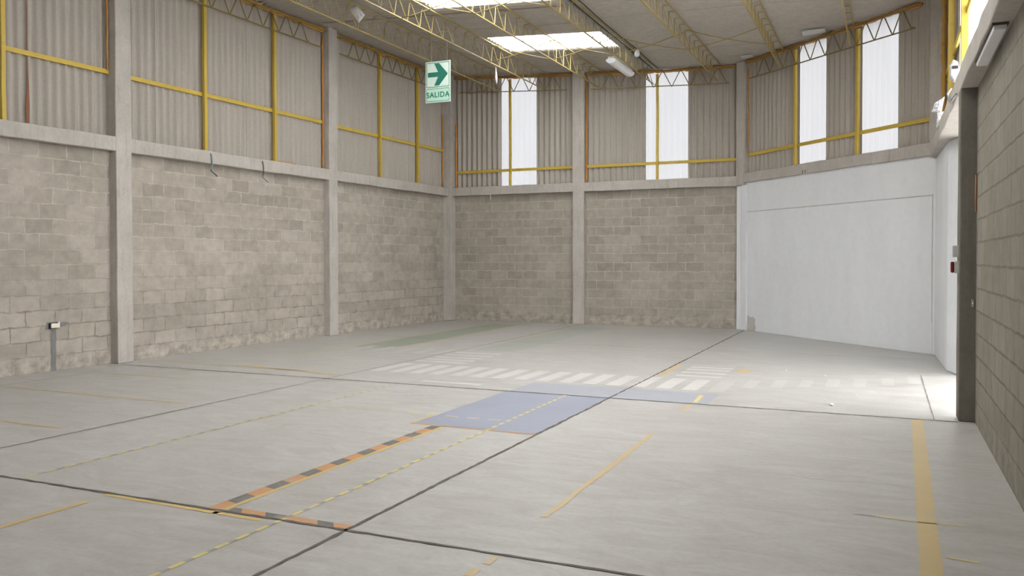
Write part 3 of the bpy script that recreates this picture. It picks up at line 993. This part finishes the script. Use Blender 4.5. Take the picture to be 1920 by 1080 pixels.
# ------------------------------------------------------------------ lattice trusses
def truss(a, b, depth, label, ztop_off=-0.06, pan=0.434, y_ref=None, chord=0.027, rod=0.0085, zfix=None, spread=0.0, name='roof_truss', group='lattice roof trusses', mat='truss', cat='truss'):
    """flat lattice: two chords and one continuous bent rod; a, b are plan points"""
    a, b = Vector((*a, 0)), Vector((*b, 0))
    L = (b - a).length
    d = (b - a) / L
    def top(t_):
        p = a + d * t_
        p.z = (zfix + depth) if zfix else zr(p.x) + ztop_off
        return p
    t = thing(name, top(0) - Vector((0, 0, depth)), label, cat, group)
    dn = Vector((0, 0, -depth))
    side = Vector((spread, 0, 0))
    mb = MB().bar(top(0) + side, top(L) + side, chord, chord * .8); mb.build('top_chord', M[mat], t)
    mb = MB().bar(top(0.15) + dn, top(L - 0.15) + dn, chord, chord * .8); mb.build('bottom_chord', M[mat], t)
    off = 0.0
    if y_ref is not None:
        off = ((y_ref - a.y) / d.y) % pan
    pts = []
    tops = []
    k = -1
    while True:
        tb = off + k * pan
        if tb > L - .16:
            break
        if tb > .16:
            # rounded bend at each node
            if pts:
                tm = tb - pan / 2
                pts += [top(tm - .035) + Vector((0, 0, -.03)) - side, top(tm) - side, top(tm + .035) + Vector((0, 0, -.03)) - side]
                tops.append(top(tm))
            pts += [top(tb - .022) + dn + Vector((0, 0, .03)), top(tb) + dn, top(tb + .022) + dn + Vector((0, 0, .03))]
        k += 1
    mb = MB().tube(pts, rod, 5)
    if spread:
        for q in tops:
            mb.tube([q - side, q + side], rod, 5)
    mb.build('web_rod', M[mat], t, smooth=True)
    return t

TR = [(-9.02, 5.89, 'yellow lattice roof truss nearest the left wall', 13.147, 19.55),
      (-7.81, 5.85, 'yellow lattice roof truss that carries the green exit sign', 12.92, 19.55),
      (-6.36, 5.76, 'yellow lattice roof truss crossing the middle of the skylights', 13.05, 19.55),
      (-5.01, 5.72, 'yellow lattice roof truss at the ridge, above the tube lamp', 13.2, 19.55),
      (-3.53, 5.67, 'yellow lattice roof truss first right of the ridge', 13.0, 19.55),
      (-2.05, 5.62, 'yellow lattice roof truss ending on the angled wall, left one', 13.1, 18.45),
      (-0.635, 5.56, 'yellow lattice roof truss ending on the angled wall, right one', 13.2, 16.98)]
for x, zb, lab, yr, ye in TR:
    zt = zr(x) - 0.05
    truss((x, Y0 + .1), (x, ye), zt - zb, lab, -0.05, 0.434, yr, 0.024, 0.0075, None, 0.055)

# ties under the roof along the walls
G2 = 'lattice ties along the walls'
def tie(F, s0, s1, label):
    p, q = F(s0, .098, 0), F(s1, .098, 0)
    return truss((p.x, p.y), (q.x, q.y), 0.36, label, -0.09, 0.43, None, 0.024, 0.011, None, 0.0, 'wall_lattice', G2, 'shaded', 'lattice')
tie(FL, 4.2, 9.25, 'olive lattice tie on the left wall before the nearest column')
tie(FL, 9.6, 14.48, 'olive lattice tie on the left wall between its columns')
tie(FL, 14.8, 19.45, 'olive lattice tie on the left wall toward the corner')
tie(FB, -10.42, -7.1, 'olive lattice tie on the back wall left of its column')
tie(FB, -6.78, -3.15, 'olive lattice tie on the back wall right of its column')
tie(FC, 0.2, 5.15, 'olive lattice tie over the white wall')

# crossed rods between neighbouring trusses
def bridging(i, y, label):
    (xa, za, *_), (xb, zb, *_) = TR[i], TR[i + 1]
    ta, tb = zr(xa) - .05, zr(xb) - .05
    m0 = Vector(((xa + xb) / 2, y, (za + tb) / 2))
    t = thing('crossed_brace', m0, label, 'brace', 'crossed braces between trusses')
    def rodp(p, q, dy):
        pts = [Vector(p).lerp(Vector(q), k / 8) + Vector((0, dy, -0.035 * math.sin(math.pi * k / 8))) for k in range(9)]
        MB().tube(pts, 0.009, 5).build('rod', M['truss'], t, smooth=True)
    rodp((xa, y, za), (xb, y, tb), 0.012)
    rodp((xa, y, ta), (xb, y, zb), -0.012)
names = ['the exit sign truss and the next', 'the two trusses around the skylight middle', 'the ridge truss and its right neighbour', 'the two trusses right of the ridge']
bridging(1, 16.3, 'crossed yellow rods under the far skylight, left pair')
bridging(2, 16.3, 'crossed yellow rods under the far skylight, by the tube lamp')
bridging(3, 16.3, 'crossed yellow rods just right of the ridge cable')
bridging(4, 16.3, 'crossed yellow rods furthest right under the roof')
bridging(1, 12.72, 'crossed yellow rods at the top edge of the picture, left pair')
bridging(2, 12.72, 'crossed yellow rods at the top edge of the picture, right pair')

# ------------------------------------------------------------------ exit sign
SX0, SX1, SZ0, SZ1, SY = -8.285, -7.733, 4.676, 5.475, 14.407
sg = thing('exit_sign', ((SX0 + SX1) / 2, SY, SZ0), 'green and white hanging exit sign with right arrow reading SALIDA', 'sign')
W_, H_ = SX1 - SX0, SZ1 - SZ0
MB().box(SX0, SX1, SY - .008, SY + .008, SZ0, SZ1).build('panel', M['sign_pale'], sg, bevel=0.003)
mb = MB()
zd = SZ0 + H_ * 0.362
def frame_rect(x0, x1, z0, z1, w, y):
    mb.box(x0, x1, y - .002, y, z0, z0 + w)
    mb.box(x0, x1, y - .002, y, z1 - w, z1)
    mb.box(x0, x0 + w, y - .002, y, z0 + w, z1 - w)
    mb.box(x1 - w, x1, y - .002, y, z0 + w, z1 - w)
yf = SY - .0085
frame_rect(SX0 + .022, SX1 - .022, zd + .008, SZ1 - .022, .011, yf)
frame_rect(SX0 + .022, SX1 - .022, SZ0 + .022, zd - .018, .009, yf)
mb.build('border', M['sign_green'], sg)
MB().box(SX0 + .031, SX1 - .031, yf - .001, yf, SZ0 + .031, zd - .027).build('word_field', M['sign_mint'], sg)
# arrow
ax0, ax1, az = SX0 + .055, SX1 - .055, (zd + SZ1) / 2 + .0
hw = 0.046
tip = ax1
arr = [(ax0, az - hw), (tip - .215, az - hw), (tip - .30, az - .215), (tip - .19, az - .215), (tip, az), (tip - .19, az + .215), (tip - .30, az + .215), (tip - .215, az + hw), (ax0, az + hw)]
mb = MB()
k = len(arr)
vs = [(x, yf - .003, z) for x, z in arr] + [(x, yf, z) for x, z in arr]
mb.add(vs, [(7, 8, 0, 1), (1, 2, 3, 4), (4, 5, 6, 7), (1, 4, 7)] + [(i, (i + 1) % k, k + (i + 1) % k, k + i) for i in range(k)])
o = mb.build('arrow', M['sign_green'], sg); o['label'] = 'green arrow pointing right'
fc = bpy.data.curves.new('word', 'FONT')
fc.body = 'SALIDA'
fc.size = 0.145
fc.offset = 0.0035
fc.space_character = 1.12
fc.align_x = 'CENTER'
fc.align_y = 'CENTER'
fc.extrude = 0.0015
tmp = bpy.data.objects.new('tmp', fc)
COL.objects.link(tmp)
dg = bpy.context.evaluated_depsgraph_get()
me = bpy.data.meshes.new_from_object(tmp.evaluated_get(dg))
bpy.data.objects.remove(tmp)
me.name = 'word'
me.materials.clear()
me.materials.append(M['sign_green'])
me.transform(Matrix.Translation(((SX0 + SX1) / 2, yf - .0015, (SZ0 + zd) / 2)) @ Matrix.Rotation(math.radians(90), 4, 'X') @ Matrix.Diagonal((0.98, 1, 1, 1)))
wo = bpy.data.objects.new('word', me)
COL.objects.link(wo)
wo.parent = sg
wo.matrix_parent_inverse = sg.matrix_basis.inverted()
wo['label'] = 'green word SALIDA'
for x, zt in ((SX1 - .075, 5.842), (SX0 + .13, zr(SX0) + .0)):
    MB().tube([(x, SY, SZ1 - .005), (x + .004, SY, (SZ1 + zt) / 2), (x, SY, zt)], 0.004, 5).build('hanging_wire', M['thin_wire'], sg)

# ------------------------------------------------------------------ crumpled plastic under the roof
def crumple(name, corners, bulge, label, cat, nrm, seed, mat='bag', parent=None, n_=12):
    c = [Vector(p) for p in corners]
    nrm = Vector(nrm).normalized()
    mb = MB()
    for sgn in (1, -1):
        vs = []
        for i in range(n_ + 1):
            for j in range(n_ + 1):
                u, v = i / n_, j / n_
                p = c[0].lerp(c[1], u).lerp(c[3].lerp(c[2], u), v)
                e_ = (16 * u * (1 - u) * v * (1 - v)) ** .6
                q = noise.noise(Vector((u * 4 + seed, v * 4, sgn))) * .5 + noise.noise(Vector((u * 9 + seed, v * 9, sgn))) * .35
                vs.append(p + nrm * (sgn * bulge * e_ * (.6 + q)) + (c[1] - c[0]) * (.05 * q * (1 - e_)))
        mb.add(vs, [(i * (n_ + 1) + j, (i + 1) * (n_ + 1) + j, (i + 1) * (n_ + 1) + j + 1, i * (n_ + 1) + j + 1) for i in range(n_) for j in range(n_)])
    o = mb.build(name, M[mat], parent)
    if label:
        tag(o, label, cat)
    return o
crumple('plastic_bag', [(-9.07, 13.2, 6.36), (-9.23, 13.2, 6.30), (-9.02, 13.2, 6.03), (-8.88, 13.2, 6.16)], 0.06,
        'crumpled white plastic bag hanging under the roof, top left', 'plastic bag', (0.3, -1, 0), 3.1)
crumple('plastic_strip', [(-7.815, 16.65, 5.835), (-7.845, 16.65, 5.56), (-7.785, 16.65, 5.43), (-7.775, 16.65, 5.58)], 0.03,
        'thin white plastic strip hanging from the truss right of the exit sign', 'plastic strip', (0, -1, 0), 8.1, n_=8)

# ------------------------------------------------------------------ tube lamp, spot lamp, cables
lx, ly0, ly1, lz = -4.98, 15.95, 17.30, 5.55
lamp = thing('tube_lamp', (lx, (ly0 + ly1) / 2, lz), 'white tube lamp hanging under the ridge truss', 'lamp')
mb = MB()
prof = [(-.11, .0), (-.085, -.05), (-.03, -.075), (.03, -.075), (.085, -.05), (.11, .0), (.06, .03), (-.06, .03)]
k = len(prof)
vs = [(lx + a, y, lz + b_) for y in (ly0, ly1) for a, b_ in prof]
mb.add(vs, [(i, (i + 1) % k, k + (i + 1) % k, k + i) for i in range(k)] + [tuple(range(k)), tuple(range(2 * k - 1, k - 1, -1))])
mb.build('diffuser', M['white_plastic'], lamp, bevel=0.01)
MB().box(lx - .07, lx + .07, ly0 + .03, ly1 - .03, lz + .028, lz + .065).build('housing', M['grey_box'], lamp, bevel=0.005)
for y in (ly0 + .2, ly1 - .2):
    MB().tube([(lx, y, lz + .06), (lx, y, 5.715)], 0.006, 5).build('hanger', M['thin_wire'], lamp)
sl = thing('spot_lamp', (-4.76, 17.1, 5.93), 'small round white spot lamp beside the ridge', 'lamp')
mb = MB().tube([(-4.76, 17.1, 5.98), (-4.76, 17.1, 5.94), (-4.76, 17.07, 5.89), (-4.76, 17.04, 5.85)], [.025, .045, .055, .05], 12)
mb.build('lamp_head', M['white_plastic'], sl, smooth=True)
MB().tube([(-4.76, 17.1, 5.97), (-4.77, 17.1, zr(-4.77) + .005)], .01, 6).build('stem', M['grey_metal'], sl)
for dx, sag, lab in ((0.0, .05, 'black electric cable slung along the roof ridge, left strand'), (0.14, .09, 'black electric cable slung along the roof ridge, right strand')):
    pts = []
    for k in range(0, 97):
        y = Y0 + .3 + k * .25
        if y > 19.5:
            break
        pts.append((RIDGE_X + .13 + dx + .008 * math.sin(y * 1.7), y, 6.10 - sag * abs(math.sin(y * .9)) * .5))
    tag(MB().tube(pts, 0.011, 6).build('electric_cable', M['black'], smooth=True), lab, 'cable')
# small sheet patches under the roof at the right
for cx, cy, w, l, lab in ((-1.30, 17.25, .42, .30, 'small white sheet patch under the roof near the angled wall'), (-2.80, 18.95, .24, .20, 'small grey sheet patch under the roof above the bend column')):
    z = zr(cx) - .012
    mb = MB().hexa([(cx - w / 2, cy - l / 2, z - .03), (cx + w / 2, cy - l / 2, z - .01), (cx + w / 2, cy + l / 2, z - .01), (cx - w / 2, cy + l / 2, z - .03),
                    (cx - w / 2, cy - l / 2, z), (cx + w / 2, cy - l / 2, z), (cx + w / 2, cy + l / 2, z), (cx - w / 2, cy + l / 2, z)])
    tag(mb.build('sheet_patch', M['grey_box']), lab, 'patch')

# ------------------------------------------------------------------ left wall details
s_ = 8.33
sock = thing('wall_socket', FL(s_, 0.0, .65), 'cream wall socket on the left block wall, above a dark mortar strip', 'socket')
mb = MB().fbox(FL, s_ - .07, s_ + .07, 0.0, 0.035, .615, .695)
mb.build('back_box', M['black'], sock, bevel=0.004)
mb = MB().fbox(FL, s_ - .058, s_ + .078, 0.035, 0.052, .622, .69)
o = mb.build('cover_plate', M['cream_plastic'], sock, bevel=0.012)
mb = MB().fbox(FL, s_ + .05, s_ + .075, 0.02, 0.05, .69, .71); mb.build('latch', M['white_plastic'], sock)
mb = MB()
vs = []
for i in range(9):
    z = .61 * i / 8
    a, b_ = s_ - .035 + random.uniform(-.008, .008), s_ + .045 + random.uniform(-.008, .008)
    vs += [FL(a, .006, z), FL(b_, .006, z)]
mb.add(vs, [(2 * i, 2 * i + 1, 2 * i + 3, 2 * i + 2) for i in range(8)])
vs = [FL(s_ - .12, .005, .60), FL(s_ + .2, .005, .64), FL(s_ + .26, .005, .69), FL(s_ + .1, .005, .71), FL(s_ - .1, .005, .71)]
mb.add(vs, [(0, 1, 2, 3, 4)])
o = mb.build('mortar_patch', M['patch'], wall_left); o['label'] = 'dark mortar strip down from the socket'
for s, m_, lab, r in ((11.24, 'blue_wire', 'blue-grey bent wire tail on the left beam, nearer the first column', .013), (12.52, 'wire', 'dark thin bent wire tail on the left beam, nearer the second column', .008)):
    pts = [FL(s - .02, .152, 3.46), FL(s, .16, 3.40), FL(s + .005, .165, 3.27), FL(s - .03, .17, 3.18), FL(s - .035, .172, 3.15), FL(s + .06, .172, 3.10), FL(s + .11, .172, 3.07)]
    t = thing('bent_wire', pts[0], lab, 'wire', 'wire tails on the left beam')
    MB().tube(pts[:4], r, 6).build('upper_wire', M[m_], t, smooth=True)
    MB().tube(pts[3:], r * .8, 6).build('wire_end', M['wire'], t, smooth=True)
# white wall: cracks / conduit marks
mb = MB().fbox(FC, 5.318, 5.326, 0.022, 0.028, 0.55, 2.68)
tag(mb.build('thin_conduit', M['grey_box']), 'thin vertical conduit at the right end of the white wall', 'conduit')
for ds, lab in ((2.09, 'dark rebar stub on the beam over the white wall, left one'), (2.17, 'dark rebar stub on the beam over the white wall, right one')):
    tag(MB().tube([FC(ds, .058, 3.41), FC(ds, .066, 3.35)], .008, 6).build('rebar_stub', M['wire']), lab, 'rebar', 'rebar stubs')
# back wall small white drip bracket under the beam
tag(MB().tube([FB(-9.33, .15, 3.30), FB(-9.33, .155, 3.16)], .009, 6).build('cable_tail', M['white_plastic']), 'short white cable tail under the back wall beam', 'cable')

# ------------------------------------------------------------------ right wall details
ft = thing('batten_light', (0.73, 7.45, 3.235), 'flat white batten light under the right wall beam', 'lamp')
MB().box(.688, .772, 6.85, 8.08, 3.225, 3.262).build('diffuser', M['white_plastic'], ft, bevel=0.006)
MB().box(.678, .782, 6.83, 8.10, 3.258, 3.276).build('back_plate', M['dark_wood'], ft)
bx = thing('junction_box', (.655, 9.42, 1.62), 'grey junction box on the column beside the opening, upper one', 'box')
MB().box(.608, .661, 9.36, 9.47, 1.62, 1.735).build('box_body', M['grey_box'], bx, bevel=0.005)
MB().box(.600, .608, 9.365, 9.465, 1.625, 1.73).build('box_lid', M['white_plastic'], bx, bevel=0.003)
al = thing('fire_alarm', (.655, 9.42, 1.46), 'red fire alarm beacon on the column beside the opening, below the box', 'alarm')
MB().box(.622, .661, 9.36, 9.47, 1.46, 1.58).build('base', M['grey_box'], al, bevel=0.004)
o = MB().box(.590, .622, 9.365, 9.465, 1.465, 1.575).build('lens', M['red'], al, bevel=0.012); o['label'] = 'dark red lens'
sw = thing('wall_switch', (.775, 9.305, 1.14), 'small chrome switch plate on the dark right column', 'switch')
MB().box(.763, .79, 9.294, 9.312, 1.13, 1.21).build('plate', M['chrome'], sw, bevel=0.004)
MB().box(.772, .781, 9.288, 9.295, 1.16, 1.18).build('rocker', M['white_plastic'], sw)
tag(MB().tube([(.797, 9.29, 2.06), (.795, 9.285, 2.18), (.797, 9.29, 2.42)], .010, 8).build('copper_pipe', M['copper'], smooth=True),
    'short copper pipe where right wall meets the dark column', 'pipe')
tag(MB().tube([(.812, 9.302, .02), (.812, 9.298, 3.2)], .009, 6).build('corner_conduit', M['grey_metal'], smooth=True),
    'thin grey conduit up the corner of the dark right column', 'conduit')
# flood lamp and wrapped emergency lamp on the right beam
fl = thing('flood_lamp', (.72, 10.6, 3.50), 'white flood lamp on the right beam above the opening', 'lamp')
mb = MB()
vs, k = [], 7
for y, r, dz in ((10.45, .085, 0), (10.50, .11, 0), (10.58, .09, .01), (10.68, .05, .02)):
    vs += [(.68 + math.cos(2 * math.pi * i / k) * r * .5, y, 3.68 + dz + math.sin(2 * math.pi * i / k) * r * 1.25) for i in range(k)]
mb.add(vs, [(a * k + i, a * k + (i + 1) % k, (a + 1) * k + (i + 1) % k, (a + 1) * k + i) for a in range(3) for i in range(k)] + [tuple(range(k)), tuple(range(3 * k, 4 * k))])
mb.build('lamp_head', M['lamp_white'], fl, bevel=0.01)
MB().tube([(.70, 10.64, 3.69), (.73, 10.66, 3.60), (.74, 10.66, 3.485)], .018, 8).build('bracket', M['grey_metal'], fl, smooth=True)
MB().box(.655, .715, 10.44, 10.455, 3.70, 3.73).build('sensor', M['black'], fl)
hb = thing('small_speaker', (.77, 9.9, 3.49), 'small pale cylindrical speaker on the right beam beside the flood lamp', 'speaker')
MB().tube([(.76, 9.9, 3.49), (.76, 9.9, 3.66)], .055, 14).build('housing', M['grey_box'], hb, smooth=True, bevel=0.005)
MB().tube([(.76, 9.9, 3.655), (.76, 9.9, 3.672)], .048, 14).build('cap', M['white_plastic'], hb)
el = thing('emergency_lamp', (.66, 12.95, 3.5), 'emergency lamp wrapped in white plastic at the end of the right beam', 'lamp')
MB().box(.645, .70, 12.9, 13.05, 3.40, 3.60).build('lamp_box', M['lamp_white'], el, bevel=0.01)
crumple('upper_wrap', [(.56, 12.88, 3.62), (.68, 12.86, 3.60), (.72, 12.88, 3.82), (.60, 12.88, 3.74)], .07, None, None, (0.2, -1, 0), 1.7, 'bag_dim', el)
crumple('lower_wrap', [(.62, 12.88, 3.40), (.77, 12.88, 3.43), (.72, 12.88, 3.62), (.63, 12.86, 3.60)], .05, None, None, (0.2, -1, 0), 5.2, 'bag_dim', el)
tag(MB().tube([(.638, 9.60, 3.27), (.638, 10.4, 3.33), (.638, 10.9, 3.50), (.68, 11.0, 3.58)], .012, 6).build('grey_conduit', M['grey_metal'], smooth=True),
    'grey conduit climbing the right beam to the flood lamp', 'conduit')

# plaster crumbs on the floor before the opening
for k, (x, y, r, lab) in enumerate([(-.53, 9.76, .024, 'largest white plaster crumb on the floor before the white wall'), (-.62, 10.1, .010, 'small plaster crumb behind the largest one'),
                                    (-.30, 10.6, .011, 'small plaster crumb on the faded bars before the opening'), (-1.3, 12.6, .012, 'small plaster crumb right of the yellow splash'),
                                    (-.75, 12.2, .013, 'small plaster crumb on the floor in front of the white wall')]):
    bm = bmesh.new()
    bmesh.ops.create_icosphere(bm, subdivisions=2, radius=r)
    for v in bm.verts:
        v.co *= 1 + .45 * noise.noise(v.co * (2.2 / r * .6) + Vector((k * 3, 0, 0)))
        v.co.z *= .6
    zmin = min(v.co.z for v in bm.verts)
    me = bpy.data.meshes.new('plaster_crumb')
    bm.to_mesh(me); bm.free()
    me.materials.append(M['white_plastic'])
    o = bpy.data.objects.new('plaster_crumb', me)
    o.location = (x, y, -zmin)
    COL.objects.link(o)
    tag(o, lab, 'plaster crumb', 'plaster crumbs on the floor')
